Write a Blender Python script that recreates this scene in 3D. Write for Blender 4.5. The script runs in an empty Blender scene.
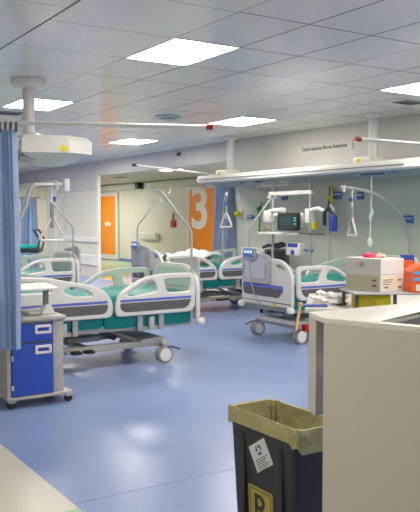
import bpy, bmesh, math, random
from mathutils import Vector, Matrix
random.seed(7)
SC = bpy.context.scene
COL = SC.collection
PI = math.pi
def R(d): return math.radians(d)

# ------------------------------------------------------------------ camera, world, exposure
cd = bpy.data.cameras.new('camera'); cam = bpy.data.objects.new('camera', cd); COL.objects.link(cam)
cam.location = (0, 0, 1.5)
cam.rotation_euler = (R(90 - 2.97), 0, R(-32.75))
cd.sensor_fit = 'AUTO'; cd.sensor_width = 36; cd.lens = 752.0 * 36 / 512
cd.clip_start = .05; cd.clip_end = 200
SC.camera = cam
w = bpy.data.worlds.new('world'); SC.world = w; w.use_nodes = True
w.node_tree.nodes['Background'].inputs[0].default_value = (.75, .82, .9, 1)
w.node_tree.nodes['Background'].inputs[1].default_value = .25
SC.view_settings.view_transform = 'Standard'; SC.view_settings.look = 'None'
SC.view_settings.gamma = 1; SC.view_settings.use_curve_mapping = False
SC.view_settings.exposure = 0.1
PANEL = 33.0            # radiance of the ceiling light panels

# ------------------------------------------------------------------ materials
def lin(c):
    return tuple((v / 255 / 12.92 if v / 255 <= .04045 else ((v / 255 + .055) / 1.055) ** 2.4) for v in c) + (1,)
MATS = {}
def mat(name, rgb, rough=.5, metal=0, spec=.5, var=.04, scale=6, bump=0, bscale=60, emit=0, alpha=1, trans=0, coat=0):
    if name in MATS: return MATS[name]
    m = bpy.data.materials.new(name); m.use_nodes = True
    nt = m.node_tree; b = nt.nodes['Principled BSDF']
    c = lin(rgb)
    if var:
        tc = nt.nodes.new('ShaderNodeTexCoord'); n = nt.nodes.new('ShaderNodeTexNoise')
        n.inputs['Scale'].default_value = scale; n.inputs['Detail'].default_value = 3
        nt.links.new(tc.outputs['Object'], n.inputs['Vector'])
        mx = nt.nodes.new('ShaderNodeMix'); mx.data_type = 'RGBA'
        mx.inputs[6].default_value = tuple(v * (1 - var) for v in c[:3]) + (1,)
        mx.inputs[7].default_value = tuple(min(1, v * (1 + var)) for v in c[:3]) + (1,)
        nt.links.new(n.outputs['Fac'], mx.inputs[0]); nt.links.new(mx.outputs[2], b.inputs['Base Color'])
    else: b.inputs['Base Color'].default_value = c
    b.inputs['Roughness'].default_value = rough; b.inputs['Metallic'].default_value = metal
    b.inputs['Specular IOR Level'].default_value = spec
    b.inputs['Transmission Weight'].default_value = trans; b.inputs['Alpha'].default_value = alpha
    b.inputs['Coat Weight'].default_value = coat
    if emit:
        b.inputs['Emission Color'].default_value = c; b.inputs['Emission Strength'].default_value = emit
    if bump:
        tc2 = nt.nodes.new('ShaderNodeTexCoord'); n2 = nt.nodes.new('ShaderNodeTexNoise')
        n2.inputs['Scale'].default_value = bscale; n2.inputs['Detail'].default_value = 4
        nt.links.new(tc2.outputs['Object'], n2.inputs['Vector'])
        bp = nt.nodes.new('ShaderNodeBump'); bp.inputs['Strength'].default_value = bump; bp.inputs['Distance'].default_value = .02
        nt.links.new(n2.outputs['Fac'], bp.inputs['Height']); nt.links.new(bp.outputs[0], b.inputs['Normal'])
    MATS[name] = m
    return m
def tile_mat(name, rgb, px, ox, py, oy, strength=.85, rough=.18):
    """metal ceiling tiles: dark joints every px / py metres (object = world coordinates)"""
    m = mat(name, rgb, rough=rough, var=.02, scale=.8, spec=.5); nt = m.node_tree; b = nt.nodes['Principled BSDF']
    src = b.inputs['Base Color'].links[0].from_socket
    tc = nt.nodes.new('ShaderNodeTexCoord'); sp = nt.nodes.new('ShaderNodeSeparateXYZ'); nt.links.new(tc.outputs['Object'], sp.inputs[0])
    def M(op, a, bb):
        n = nt.nodes.new('ShaderNodeMath'); n.operation = op
        for i, v in enumerate((a, bb)):
            if v is None: continue
            if isinstance(v, (int, float)): n.inputs[i].default_value = v
            else: nt.links.new(v, n.inputs[i])
        return n.outputs[0]
    def joint(axis, p, o, wd):
        if not p: return None
        t = M('FRACT', M('DIVIDE', M('SUBTRACT', sp.outputs[axis], o - 50 * p), p), None)
        d = M('ABSOLUTE', M('SUBTRACT', t, .5), None)
        return M('GREATER_THAN', d, .5 - wd / p)
    a = joint(0, px, ox, .008); c = joint(1, py, oy, .008)
    f = M('MAXIMUM', a, c) if (a and c) else (a or c)
    if f:
        mx = nt.nodes.new('ShaderNodeMix'); mx.data_type = 'RGBA'
        nt.links.new(M('MULTIPLY', f, strength), mx.inputs[0]); nt.links.new(src, mx.inputs[6])
        mx.inputs[7].default_value = lin((45, 47, 50)); nt.links.new(mx.outputs[2], b.inputs['Base Color'])
    return m
def floor_mat(name, rgb, rgb2, rough=.28):
    m = mat(name, rgb, rough=rough, var=0, bump=.03, bscale=25); nt = m.node_tree; b = nt.nodes['Principled BSDF']
    tc = nt.nodes.new('ShaderNodeTexCoord')
    n = nt.nodes.new('ShaderNodeTexNoise'); n.inputs['Scale'].default_value = 140; n.inputs['Detail'].default_value = 2
    n2 = nt.nodes.new('ShaderNodeTexNoise'); n2.inputs['Scale'].default_value = 1.1; n2.inputs['Detail'].default_value = 4
    for k in (n, n2): nt.links.new(tc.outputs['Object'], k.inputs['Vector'])
    ad = nt.nodes.new('ShaderNodeMath'); ad.operation = 'ADD'; nt.links.new(n.outputs['Fac'], ad.inputs[0]); nt.links.new(n2.outputs['Fac'], ad.inputs[1])
    rp = nt.nodes.new('ShaderNodeValToRGB'); rp.color_ramp.elements[0].position = .75; rp.color_ramp.elements[1].position = 1.25
    sc = nt.nodes.new('ShaderNodeMath'); sc.operation = 'SUBTRACT'; sc.inputs[1].default_value = .5
    nt.links.new(ad.outputs[0], sc.inputs[0]); rp.color_ramp.elements[0].position = .25; rp.color_ramp.elements[1].position = .75
    rp.color_ramp.elements[0].color = lin(rgb); rp.color_ramp.elements[1].color = lin(rgb2)
    nt.links.new(sc.outputs[0], rp.inputs[0]); nt.links.new(rp.outputs[0], b.inputs['Base Color'])
    return m

WALL = mat('wall_paint', (196, 194, 192), .55, bump=.02)
WALLB = mat('wall_vinyl_beige', (216, 213, 200), .4)
WALLG = mat('wall_vinyl_greygreen', (186, 193, 179), .3)
WHITE = mat('white_enamel', (225, 224, 218), .35)
OFFW = mat('bed_plastic', (215, 213, 207), .38)
GREYP = mat('bed_grey_plastic', (178, 178, 178), .4)
FRAME = mat('frame_grey_metal', (182, 180, 172), .4, metal=.3)
DARKG = mat('dark_grey_plastic', (92, 90, 92), .45)
BLACK = mat('black_plastic', (28, 28, 30), .45)
RUB = mat('grey_rubber', (70, 70, 72), .6)
WHEELG = mat('wheel_grey', (150, 148, 146), .45)
STRIPE = mat('rail_blue_stripe', (92, 108, 190), .4)
TEAL = mat('teal_vinyl', (0, 138, 130), .42, var=.08, bump=.05, bscale=12)
STEEL = mat('brushed_steel', (190, 190, 188), .3, metal=.8)
STEELP = mat('painted_steel', (178, 180, 178), .35, metal=.2)
CABB = mat('cabinet_blue', (52, 86, 188), .35)
CABG = mat('cabinet_grey', (186, 183, 174), .45)
BLUEC = mat('curtain_fabric', (188, 207, 236), .8, var=.06, scale=14, bump=.05)
BLUED = mat('curtain_fabric_deep', (172, 188, 216), .8, var=.08, scale=10, bump=.05)
ORANGE = mat('door_orange', (248, 146, 22), .4)
ALU = mat('aluminium_trim', (196, 196, 194), .4, metal=.4)
COUNTER = mat('counter_laminate', (186, 183, 173), .45)
COUNTERT = mat('counter_top_laminate', (206, 204, 196), .35)
BIN = mat('bin_black', (38, 38, 42), .5, bump=.03)
BAG = mat('bag_film_khaki', (156, 152, 108), .38, var=.25, scale=9, bump=.8, bscale=22)
YEL = mat('yellow', (226, 208, 30), .45)
YELD = mat('sticker_olive_yellow', (160, 150, 58), .5)
RED = mat('red_plastic', (168, 34, 30), .4)
GREEN = mat('green_plastic', (60, 130, 70), .5)
CARD = mat('box_card_white', (226, 222, 218), .65)
CARDG = mat('box_label_olive', (196, 196, 168), .6)
CARDP = mat('box_label_cream', (232, 222, 200), .6)
ORB = mat('box_orange', (228, 100, 40), .5)
LBLUE = mat('box_light_blue', (110, 165, 215), .5)
BLUE = mat('plastic_blue', (36, 72, 160), .45)
PINK = mat('tissue_pink', (226, 84, 128), .8, bump=.2, bscale=20)
TAN = mat('tissue_tan', (222, 190, 160), .8)
CLOTH = mat('white_cloth', (235, 232, 232), .85, bump=.2, bscale=30)
WOOD = mat('pale_wood', (208, 176, 104), .6)
INK = mat('ink_dark', (40, 40, 46), .6)
INKR = mat('ink_maroon', (130, 80, 80), .6)
SIGNB = mat('sign_plate', (200, 200, 196), .4)
SCREEN = mat('screen_dark', (22, 28, 34), .2)
SCRB = mat('screen_blue_glow', (70, 96, 150), .3, emit=.35)
SCRT = mat('screen_trace_glow', (90, 170, 160), .4, emit=.3)
SCRW = mat('screen_white_glow', (210, 220, 235), .4, emit=.6)
CLEAR = mat('frosted_clear', (205, 222, 214), .25, alpha=.42)
CLEARB = mat('tube_clear', (220, 226, 226), .25, alpha=.75)
LIGHT = mat('light_diffuser', (255, 246, 234), .6, var=0, emit=PANEL)
BASEB = mat('vinyl_skirting_blue', (110, 130, 190), .4)
FLOORB = floor_mat('floor_blue_vinyl', (120, 139, 186), (140, 157, 200))
FLOORC = floor_mat('floor_cream_vinyl', (198, 194, 182), (212, 208, 196))
FLOORG = floor_mat('floor_green_vinyl', (150, 190, 150), (168, 204, 168))
FLOORY = floor_mat('floor_yellow_vinyl', (222, 200, 90), (236, 214, 110))
FLOORP = floor_mat('floor_pink_vinyl', (206, 168, 178), (216, 180, 188))
FLOORA = floor_mat('floor_aqua_vinyl', (150, 178, 176), (168, 192, 186))

# ------------------------------------------------------------------ mesh helpers
class MB:
    def __init__(s): s.bm = bmesh.new()
    def _xf(s, vs, M):
        if M is not None: bmesh.ops.transform(s.bm, matrix=M, verts=vs)
    def box(s, x0, x1, y0, y1, z0, z1, bev=0, M=None):
        t = bmesh.new()
        r = bmesh.ops.create_cube(t, size=1)
        for v in r['verts']:
            v.co = Vector(((x0 + x1) / 2 + v.co.x * (x1 - x0), (y0 + y1) / 2 + v.co.y * (y1 - y0), (z0 + z1) / 2 + v.co.z * (z1 - z0)))
        if bev:
            bmesh.ops.bevel(t, geom=t.edges[:], offset=min(bev, .49 * min(abs(x1 - x0), abs(y1 - y0), abs(z1 - z0))), segments=2, affect='EDGES', profile=.6)
        return s.join(t, M)
    def join(s, t, M=None):
        if M is not None: bmesh.ops.transform(t, matrix=M, verts=t.verts)
        me = bpy.data.meshes.new('tmp'); t.to_mesh(me); t.free(); s.bm.from_mesh(me); bpy.data.meshes.remove(me); return s
    def mesh(s, me, M=None):
        t = bmesh.new(); t.from_mesh(me); bpy.data.meshes.remove(me); return s.join(t, M)
    def prism(s, poly, axis, a, b, bev=0, M=None):
        """poly: 2-D points; axis 'x': (y,z), 'y': (x,z), 'z': (x,y)"""
        t = bmesh.new()
        def P(p, c): return {'x': (c, p[0], p[1]), 'y': (p[0], c, p[1]), 'z': (p[0], p[1], c)}[axis]
        v0 = [t.verts.new(P(p, a)) for p in poly]; v1 = [t.verts.new(P(p, b)) for p in poly]
        n = len(poly)
        t.faces.new(v0); t.faces.new(v1[::-1])
        for i in range(n): t.faces.new((v0[i], v1[i], v1[(i + 1) % n], v0[(i + 1) % n]))
        bmesh.ops.recalc_face_normals(t, faces=t.faces[:])
        if bev: bmesh.ops.bevel(t, geom=t.edges[:], offset=bev, segments=2, affect='EDGES', profile=.6)
        return s.join(t, M)
    def tube(s, pts, r, seg=8, closed=False, M=None, cap=True):
        t = bmesh.new(); pts = [Vector(p) for p in pts]; n = len(pts); rings = []
        rr = r if isinstance(r, (list, tuple)) else [r] * n
        prev = None
        for i, p in enumerate(pts):
            a = pts[(i - 1) % n] if (closed or i > 0) else p; b = pts[(i + 1) % n] if (closed or i < n - 1) else p
            d = (b - a).normalized()
            if prev is None:
                u = d.cross(Vector((0, 0, 1)));
                if u.length < .1: u = d.cross(Vector((1, 0, 0)))
            else: u = prev - d * prev.dot(d)
            u.normalize(); prev = u; vv = d.cross(u)
            k = 1
            if (closed or 0 < i < n - 1):
                c = max(.5, math.sqrt(max(0, (1 + (p - a).normalized().dot((b - p).normalized())) / 2))); k = 1 / c if c < 1 else 1
                k = min(k, 1.2)
            rings.append([t.verts.new(p + (u * math.cos(q) + vv * math.sin(q)) * rr[i] * k) for q in [2 * PI * j / seg for j in range(seg)]])
        m = n if closed else n - 1
        for i in range(m):
            A, B = rings[i], rings[(i + 1) % n]
            for j in range(seg): t.faces.new((A[j], A[(j + 1) % seg], B[(j + 1) % seg], B[j]))
        if cap and not closed: t.faces.new(rings[0][::-1]); t.faces.new(rings[-1])
        bmesh.ops.recalc_face_normals(t, faces=t.faces[:])
        return s.join(t, M)
    def lathe(s, prof, seg=20, M=None):
        """prof: (radius, z) pairs about z"""
        t = bmesh.new(); rings = []
        for r, z in prof:
            rings.append([t.verts.new((max(r, 1e-4) * math.cos(2 * PI * j / seg), max(r, 1e-4) * math.sin(2 * PI * j / seg), z)) for j in range(seg)])
        for A, B in zip(rings, rings[1:]):
            for j in range(seg): t.faces.new((A[j], A[(j + 1) % seg], B[(j + 1) % seg], B[j]))
        t.faces.new(rings[0][::-1]); t.faces.new(rings[-1])
        bmesh.ops.recalc_face_normals(t, faces=t.faces[:])
        return s.join(t, M)
    def plate(s, outer, holes, thick, bev, M=None):
        return s.mesh(plate_mesh(outer, holes, thick, bev), M)
    def build(s, name, m, parent=None, smooth=True, loc=None):
        me = bpy.data.meshes.new(name); s.bm.to_mesh(me); s.bm.free()
        me.materials.append(m)
        if smooth:
            me.shade_smooth()
            try: me.set_sharp_from_angle(angle=R(38))
            except Exception: pass
        o = bpy.data.objects.new(name, me); COL.objects.link(o)
        if parent is not None: o.parent = parent
        if loc: o.location = loc
        return o
def curve_to_mesh(c):
    o = bpy.data.objects.new('tmp', c); COL.objects.link(o)
    dg = bpy.context.evaluated_depsgraph_get(); dg.update()
    me = bpy.data.meshes.new_from_object(o.evaluated_get(dg))
    bpy.data.objects.remove(o); bpy.data.curves.remove(c)
    me.materials.clear()
    return me
def plate_mesh(outer, holes, thick, bev):
    c = bpy.data.curves.new('tmp', 'CURVE'); c.dimensions = '2D'; c.fill_mode = 'BOTH'
    c.extrude = thick / 2 - bev; c.bevel_depth = bev; c.bevel_resolution = 2; c.offset = -bev
    for pts in [outer] + list(holes):
        sp = c.splines.new('POLY'); sp.points.add(len(pts) - 1); sp.use_cyclic_u = True
        for q, p in zip(sp.points, pts): q.co = (p[0], p[1], 0, 1)
    return curve_to_mesh(c)
def text_mesh(s, size, depth=.002, offset=0, align='CENTER'):
    c = bpy.data.curves.new('tmp', 'FONT'); c.body = s; c.size = size; c.extrude = depth; c.offset = offset
    c.align_x = align; c.align_y = 'CENTER'; c.resolution_u = 6
    return curve_to_mesh(c)
def rounded(pts, n=5):
    """pts: (x, y, radius) -> polygon with rounded corners"""
    out = []; N = len(pts)
    for i in range(N):
        p = Vector(pts[i][:2]); r = pts[i][2] if len(pts[i]) > 2 else 0
        a = Vector(pts[i - 1][:2]) - p; b = Vector(pts[(i + 1) % N][:2]) - p
        if r <= 0: out.append(tuple(p)); continue
        t = min(r, .49 * a.length, .49 * b.length)
        A = p + a.normalized() * t; B = p + b.normalized() * t
        for k in range(n + 1):
            q = k / n; out.append(tuple(A * (1 - q) ** 2 + p * 2 * q * (1 - q) + B * q * q))
    return out
def frameM(o, ex, ey):
    """matrix mapping plate x,y,z to ex, ey, ex x ey at o"""
    ex = Vector(ex).normalized(); ey = Vector(ey).normalized(); ez = ex.cross(ey)
    M = Matrix.Identity(4)
    for i in range(3): M[i][0] = ex[i]; M[i][1] = ey[i]; M[i][2] = ez[i]; M[i][3] = o[i]
    return M
def T(x, y, z): return Matrix.Translation((x, y, z))
def RX(a): return Matrix.Rotation(a, 4, 'X')
def RY(a): return Matrix.Rotation(a, 4, 'Y')
def RZ(a): return Matrix.Rotation(a, 4, 'Z')
def tag(o, label, cat=None, group=None):
    o['label'] = label
    if cat: o['category'] = cat
    if group: o['group'] = group
    return o
def empty(name, loc, rz, label, cat, group=None):
    o = bpy.data.objects.new(name, None); COL.objects.link(o); o.location = loc; o.rotation_euler = (0, 0, rz)
    o.empty_display_size = .1
    return tag(o, label, cat, group)
def struct(name, mb, m, smooth=False):
    o = mb.build(name, m, smooth=smooth); o['kind'] = 'structure'; return o
def copy_tree(o, parent=None):
    c = o.copy(); COL.objects.link(c); c.parent = parent
    for ch in list(o.children): copy_tree(ch, c)
    return c

# ------------------------------------------------------------------ room shell
CZ = 2.85; WX = 7.62; FX = 11.3; CC = 2.62
struct('floor', MB().box(1.49, WX + .02, -4, 26, -.1, 0), FLOORB)
struct('floor', MB().box(-3.2, 1.49, -4, 26, -.1, 0), FLOORC)
struct('floor', MB().box(WX + .02, FX + .2, 10.9, 30, -.1, 0), FLOORA)
struct('trim_1', MB().box(.9, 1.489, 3.2, 3.565, 0, .0015), FLOORG)
# coloured bands let into the vinyl beyond the opening
struct('trim_2', MB().prism([(7.7, 15.2), (11.29, 19.2), (11.29, 20.4), (7.7, 16.0)], 'z', 0, .002), FLOORP)
struct('trim_3', MB().prism([(7.7, 16.3), (11.29, 20.7), (11.29, 21.4), (7.7, 16.9)], 'z', 0, .002), FLOORY)
struct('trim_4', MB().prism([(7.7, 17.1), (11.29, 21.7), (11.29, 23.6), (7.7, 18.6)], 'z', 0, .002), FLOORG)
# seam of the vinyl sheet
struct('trim_5', MB().box(1.49, 5.0, 3.632, 3.638, 0, .0006), mat('vinyl_seam', (100, 120, 172), .4))
CEILA = tile_mat('ceiling_metal_tiles', (232, 232, 226), .6, 2.885, .846, 5.82)
CEILB = tile_mat('ceiling_metal_strip', (236, 235, 226), 0, 0, .846, 5.84, strength=.4)
CEILC = tile_mat('ceiling_metal_left', (236, 235, 226), 0, 0, 1.2, 4.65, strength=.3)
struct('ceiling', MB().box(2.885, WX + .3, -4, 26, CZ, CZ + .1), CEILA)
struct('ceiling', MB().box(1.905, 2.885, -4, 26, CZ, CZ + .1), CEILB)
struct('ceiling', MB().box(-3.2, 1.89, -4, 26, CZ, CZ + .1), CEILC)
struct('trim_6', MB().box(1.885, 1.91, -4, 26, CZ + .002, CZ + .1), mat('joint_dark', (62, 64, 66), .6))
struct('ceiling_corridor', MB().box(WX + .2, FX + .2, 10.9, 30, CC, CC + .1), WALL)
# bed-head wall: white above, vinyl below, with two openings
def wallseg(name, y0, y1, z0, z1, m, x=WX, t=.25): return struct(name, MB().box(x, x + t, y0, y1, z0, z1), m)
wallseg('wall_right', -4, 11.15, 2.0, CZ, WALL); wallseg('wall_right', -4, 11.15, 0, 2.0, WALLG)
wallseg('wall_right', 11.15, 16.87, 2.5, CZ, WALL)
wallseg('wall_right', 16.87, 20.2, 2.14, CZ, WALL, t=.04); wallseg('wall_right', 16.87, 20.2, 0, 2.14, WALLB, t=.04)
wallseg('wall_right', 20.2, 26, 2.5, CZ, WALL)
struct('trim_7', MB().box(WX - .012, WX + .045, 16.83, 16.93, 0, 2.5), WHITE)
struct('trim_8', MB().box(WX - .05, WX + .262, 19.6, 20.2, 0, 2.5), WHITE)
struct('trim_9', MB().box(WX - .012, WX + .262, 11.13, 11.2, 0, 2.5), ALU)
# wall guards on the short wall
struct('trim_10', MB().box(WX - .05, WX, 16.94, 19.55, .87, 1.0, .02), WHITE)
struct('trim_11', MB().box(WX - .04, WX, 16.94, 18.4, .3, .56, .02), WHITE)
struct('wall_back', MB().box(FX, FX + .2, 10.9, 22.9, 0, CC), WALLB)
struct('wall_back', MB().box(FX, FX + .2, 22.9, 30, 0, CC), WALLB)
struct('baseboard_back', MB().box(FX - .02, FX, 16.9, 23.25, 0, .1), BASEB)
struct('wall_side', MB().box(WX + .25, FX + .2, 10.7, 10.9, 0, CC), WALLB)
struct('wall_end', MB().box(-3.2, FX + .2, 26, 26.2, 0, CZ), WALLB)
struct('wall_left', MB().box(1.1, 1.45, 5.6, 26, 0, CZ), WALL)
struct('wall_left', MB().box(-3.4, -3.2, -4, 26, 0, CZ), WALL)
struct('wall_front', MB().box(-3.2, WX + .2, -4.2, -4, 0, CZ), WALL)
struct('wall_left', MB().box(-3.2, 1.1, 8.0, 8.2, 0, CZ), WALL)

# sliding doors to the corridor with big numerals
def text_on_wall(s, size, M, offset=0, depth=.003):
    return MB().mesh(text_mesh(s, size, depth, offset), M)
def wallM(x, y, z): return frameM((x, y, z), (0, -1, 0), (0, 0, 1))     # reads from -X side
def sliding_door(idx, y0, y1, z1, num, ny, sz):
    d = struct('door_%d' % idx, MB().box(FX - .07, FX - .02, y0, y1, .03, z1, .004), WHITE)
    p = MB().box(FX - .078, FX - .068, y0 + .16, y1 - .16, .2, z1 - .1).build('door_panel', ORANGE, d, smooth=False)
    p['label'] = 'orange door panel'
    n = text_on_wall(num, sz, wallM(FX - .084, ny, 1.70) @ Matrix.Diagonal((1.22, 1, 1, 1)), offset=.035, depth=.004).build('numeral', mat('numeral_white', (246, 245, 240), .5), d, smooth=False)
    n['label'] = 'large white numeral ' + num
    return d
sliding_door(2, 23.3, 25.4, 2.32, '2', 25.2, 1.62)
sliding_door(3, 16.65, 18.72, 2.38, '3', 17.98, 1.66)
dn = bpy.data.objects.get('door_2')
MB().box(FX - .12, FX - .078, 23.8, 24.2, 1.18, 1.32, .01).build('door_pull', WHITE, dn)
for (y0, y1, k) in ((21.75, 24.9, 12), (16.7, 21.1, 13)):
    struct('trim_%d' % k, MB().prism([(FX - .14, 2.43), (FX - .14, 2.58), (FX - .1, 2.61), (FX, 2.61), (FX, 2.40), (FX - .1, 2.40)], 'y', y0, y1, M=None), WALLB)
s_ = tag(MB().box(FX - .2, FX - .02, 21.5, 21.74, 2.4, 2.6, .015).build('door_sensor', BLACK), 'black motion sensor box at the end of the sliding door track', 'sensor')

# things on the corridor wall
e = empty('fire_alarm', (FX, 19.56, 1.2), 0, 'small red fire alarm on the beige corridor wall between the doors', 'alarm')
MB().box(-.06, 0, -.12, .12, 0, .2, .01).build('alarm_box', RED, e)
MB().tube([(-.04, .02, .2), (-.05, -.03, .3), (-.05, -.06, .42)], .025).build('alarm_horn', RED, e)
tag(MB().prism([(FX - .18, .98), (FX - .16, 1.0), (FX - .001, 1.0), (FX - .001, .8), (FX - .12, .8)], 'y', 20.45, 21.65).build('wall_shelf', WHITE), 'narrow white wall ledge on corridor wall below the red alarm', 'shelf')

# ------------------------------------------------------------------ ceiling lights, vents, sensors
def node(u, v): return ((v * .6 + 2.885), (-u * .846 + 5.82))
LN = {(0, 0): 'large white light panel in the ceiling, nearest the camera', (-4, 0): 'white light panel behind the thick pendant column',
      (-4, 5): 'white light panel in front of the long bed-head beam', (0, 5): 'white light panel cut by the right edge of the photo',
      (-8, 5): 'small far white light panel just before the bulkhead'}
for u in (8, 4, 0, -4, -8, -12, -16):
    for v in (-5, 0, 2, 3, 5):  # in-between columns: unseen fill panels added to brighten the far left wall
        if (v in (2, 3) and u > -12) or (u == -16 and v == 5) or (v < 0 and u != 4) or (v == 0 and u < -4): continue  # panels beyond the visible grid mostly serve as added fill light
        x, y = node(u, v)
        e = empty('ceiling_light', (x + .3, y - .423, CZ), 0, LN.get((u, v), 'unseen white light panel of the ward ceiling, most of these added as fill'), 'ceiling light', 'square ceiling light panels')
        t = MB()
        for a in (( -.3, .3, .41, .423), (-.3, .3, -.423, -.41), (-.3, -.287, -.41, .41), (.287, .3, -.41, .41)): t.box(a[0], a[1], a[2], a[3], -.006, .0)
        t.build('light_frame', WHITE, e, smooth=False)
        MB().box(-.287, .287, -.41, .41, -.004, -.0005).build('diffuser', LIGHT, e, smooth=False)
for (x, y, lab) in ((8.75, 15.55, 'white light panel in the lower corridor ceiling'), (9.6, 23.6, 'unseen corridor panel added as fill light behind the short wall'), (9.3, 21.7, 'unseen corridor panel added as fill light behind the white wall end'), (9.7, 12.2, 'unseen corridor panel added as fill light behind the bed-head wall')):  # one visible corridor panel, then three hidden ones added to brighten the corridor
    e = empty('ceiling_light', (x, y, CC), 0, lab, 'ceiling light', 'corridor light panels')
    k = .3 if y == 15.55 else .38
    MB().box(-k - .02, k + .02, -k - .02, k + .02, -.006, 0).build('light_frame', WHITE, e, smooth=False)
    MB().box(-k, k, -k, k, -.009, -.006).build('diffuser', LIGHT, e, smooth=False)
e = empty('ceiling_vent', (5.03, 8.87, CZ), R(-25), 'round grey air diffuser on the ceiling above the aisle', 'vent')
MB().lathe([(.18, 0), (.18, -.012), (.15, -.022), (.12, -.026), (.0, -.026)], 24).build('diffuser_plate', mat('vent_grey', (172, 174, 176), .5), e)
MB().lathe([(.09, -.026), (.09, -.04), (.0, -.044)], 20).build('diffuser_cone', mat('vent_blue_grey', (164, 168, 176), .5), e)
def small_vent(x, y, z, lab):
    e = empty('air_grille', (x, y, z), 0, lab, 'vent')
    MB().box(-.16, .16, -.12, .12, -.012, 0, .003).build('grille_frame', mat('grille_grey', (150, 152, 154), .5), e, smooth=False)
    t = MB()
    for k in range(6): t.box(-.13, .13, -.09 + k * .032, -.078 + k * .032, -.018, -.011)
    t.build('slats', DARKG, e, smooth=False)
small_vent(3.14, 9.7, CZ, 'small grey ceiling grille beside the curtain rail end')
small_vent(6.8, 6.24, CZ, 'small grey ceiling grille at the right edge above the beam')
small_vent(9.4, 19.3, CC, 'grey grille in the lower corridor ceiling')
e = empty('dome_camera', (WX, 12.95, 2.75), 0, 'tiny black dome camera on the bulkhead above the opening', 'camera')
MB().box(-.04, 0, -.04, .04, -.01, .03, .008).build('mount', DARKG, e)
MB().lathe([(.036, 0), (.034, -.02), (.02, -.036), (.0, -.04)], 16, M=T(-.04, 0, -.005)).build('dome', BLACK, e)
# lettered sign
e = empty('ward_sign', (WX, 8.66, 2.545), 0, 'long white sign lettered Osservazione Breve Intensiva above the beam', 'sign')
MB().box(-.012, 0, -.62, .62, -.075, .075, .003).build('sign_plate', SIGNB, e, smooth=False)
MB().mesh(text_mesh('Osservazione Breve Intensiva', .085, .001, .001), wallM(-.0135, 0, 0)).build('sign_text', INK, e, smooth=False)

# ------------------------------------------------------------------ curtain rails and curtains
def curtain_rail(a, b, lab, capmat, grp='cantilever curtain rails'):
    a, b = Vector(a), Vector(b); e = empty('curtain_rail', tuple(a), 0, lab, 'curtain rail', grp)
    d = b - a; L = d.normalized()
    MB().tube([(0, 0, 0), d], .0155).build('rod', WHITE, e)
    MB().lathe([(.0, -.03), (.022, -.028), (.024, 0), (.022, .02), (.0, .022)], 14, M=T(*d) @ L.to_track_quat('Z', 'Y').to_matrix().to_4x4()).build('end_cap', capmat, e)['label'] = 'dark end cap'
    return e
curtain_rail((1.452, 5.66, 2.197), (3.155, 4.906, 2.192), 'white curtain rail crossing upper left with the light blue curtain on it', RED)
curtain_rail((7.0, 10.62, 2.205), (4.65, 9.12, 2.2), 'thin curtain rail swung out from the far end of the beam', BLACK)
curtain_rail((6.72, 5.33, 2.24), (4.8, 5.0, 2.2), 'thin curtain rail with red tip at upper right, below the sign', RED)
def curtain(name, p0, p1, ztop, zbot, folds, amp, m, lab, n=None, skew=0.0, hem=.0):
    p0, p1 = Vector(p0), Vector(p1); d = (p1 - p0); nrm = Vector((-d.y, d.x)).normalized()
    nu, nv = folds * 12, 16; t = bmesh.new(); g = []
    for j in range(nv + 1):
        v = j / nv; row = []
        for i in range(nu + 1):
            u = i / nu
            a = amp * (.75 + .5 * v) * math.sin(2 * PI * folds * u + .8 * math.sin(3 * u * 5) + .5 * v) + .3 * amp * math.sin(5.3 * PI * folds * u * .4 + 2 * v)
            q = p0 + d * (u + skew * v * (u - .5) + .03 * math.sin(3 * v + 6 * u)) + nrm * a
            row.append(t.verts.new((q.x, q.y, ztop + (zbot + hem * math.sin(4 * u) - ztop) * v)))
        g.append(row)
    for j in range(nv):
        for i in range(nu): t.faces.new((g[j][i], g[j][i + 1], g[j + 1][i + 1], g[j + 1][i]))
    bmesh.ops.solidify(t, geom=t.faces[:], thickness=.004)
    c = MB().join(t)
    return c.build(name, m)
cu = empty('privacy_curtain', (1.74, 5.53, 2.175), 0, 'light blue pleated privacy curtain at left edge, in front of the bedside cabinet', 'curtain', 'blue privacy curtains')
c = curtain('curtain_cloth', (-.22, .085), (.085, -.06), -.03, -1.665, 5, .038, BLUEC, ''); c.parent = cu
t = MB()
for k in range(9):
    u = k / 8; x, y = -.2 + .28 * u, .085 - .14 * u
    t.tube([(x + .022 * math.cos(q) * .3, y + .022 * math.sin(q) * .3, .0 + .03 * math.sin(q + 1)) for q in [2 * PI * j / 8 for j in range(8)]], .0045, 6, closed=True)
    t.box(x - .008, x + .008, y - .012, y + .012, -.05, .0)
t.build('hooks', DARKG, cu)
cu = empty('privacy_curtain', (7.42, 11.33, 2.14), 0, 'darker blue curtain gathered beside the orange door numbered 3', 'curtain', 'blue privacy curtains')
c = curtain('curtain_cloth', (.05, .12), (.16, -.3), -.02, -1.9, 5, .04, BLUED, '', skew=.5); c.parent = cu
cu = empty('privacy_curtain', (7.1, 20.4, 2.03), 0, 'far pale blue curtain hanging behind the triangular lifting handle', 'curtain', 'blue privacy curtains')
c = curtain('curtain_cloth', (-.17, .12), (.17, -.16), -.02, -1.95, 4, .05, BLUEC, '', skew=.25); c.parent = cu
MB().tube([(-.25, .2, .0), (.25, -.22, .0)], .012).build('curtain_rod', DARKG, cu)
for q in (-.2, .2): MB().tube([(q, -q * .84, 0), (q, -q * .84, .82)], .008).build('drop_rod', STEEL, cu)

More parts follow.
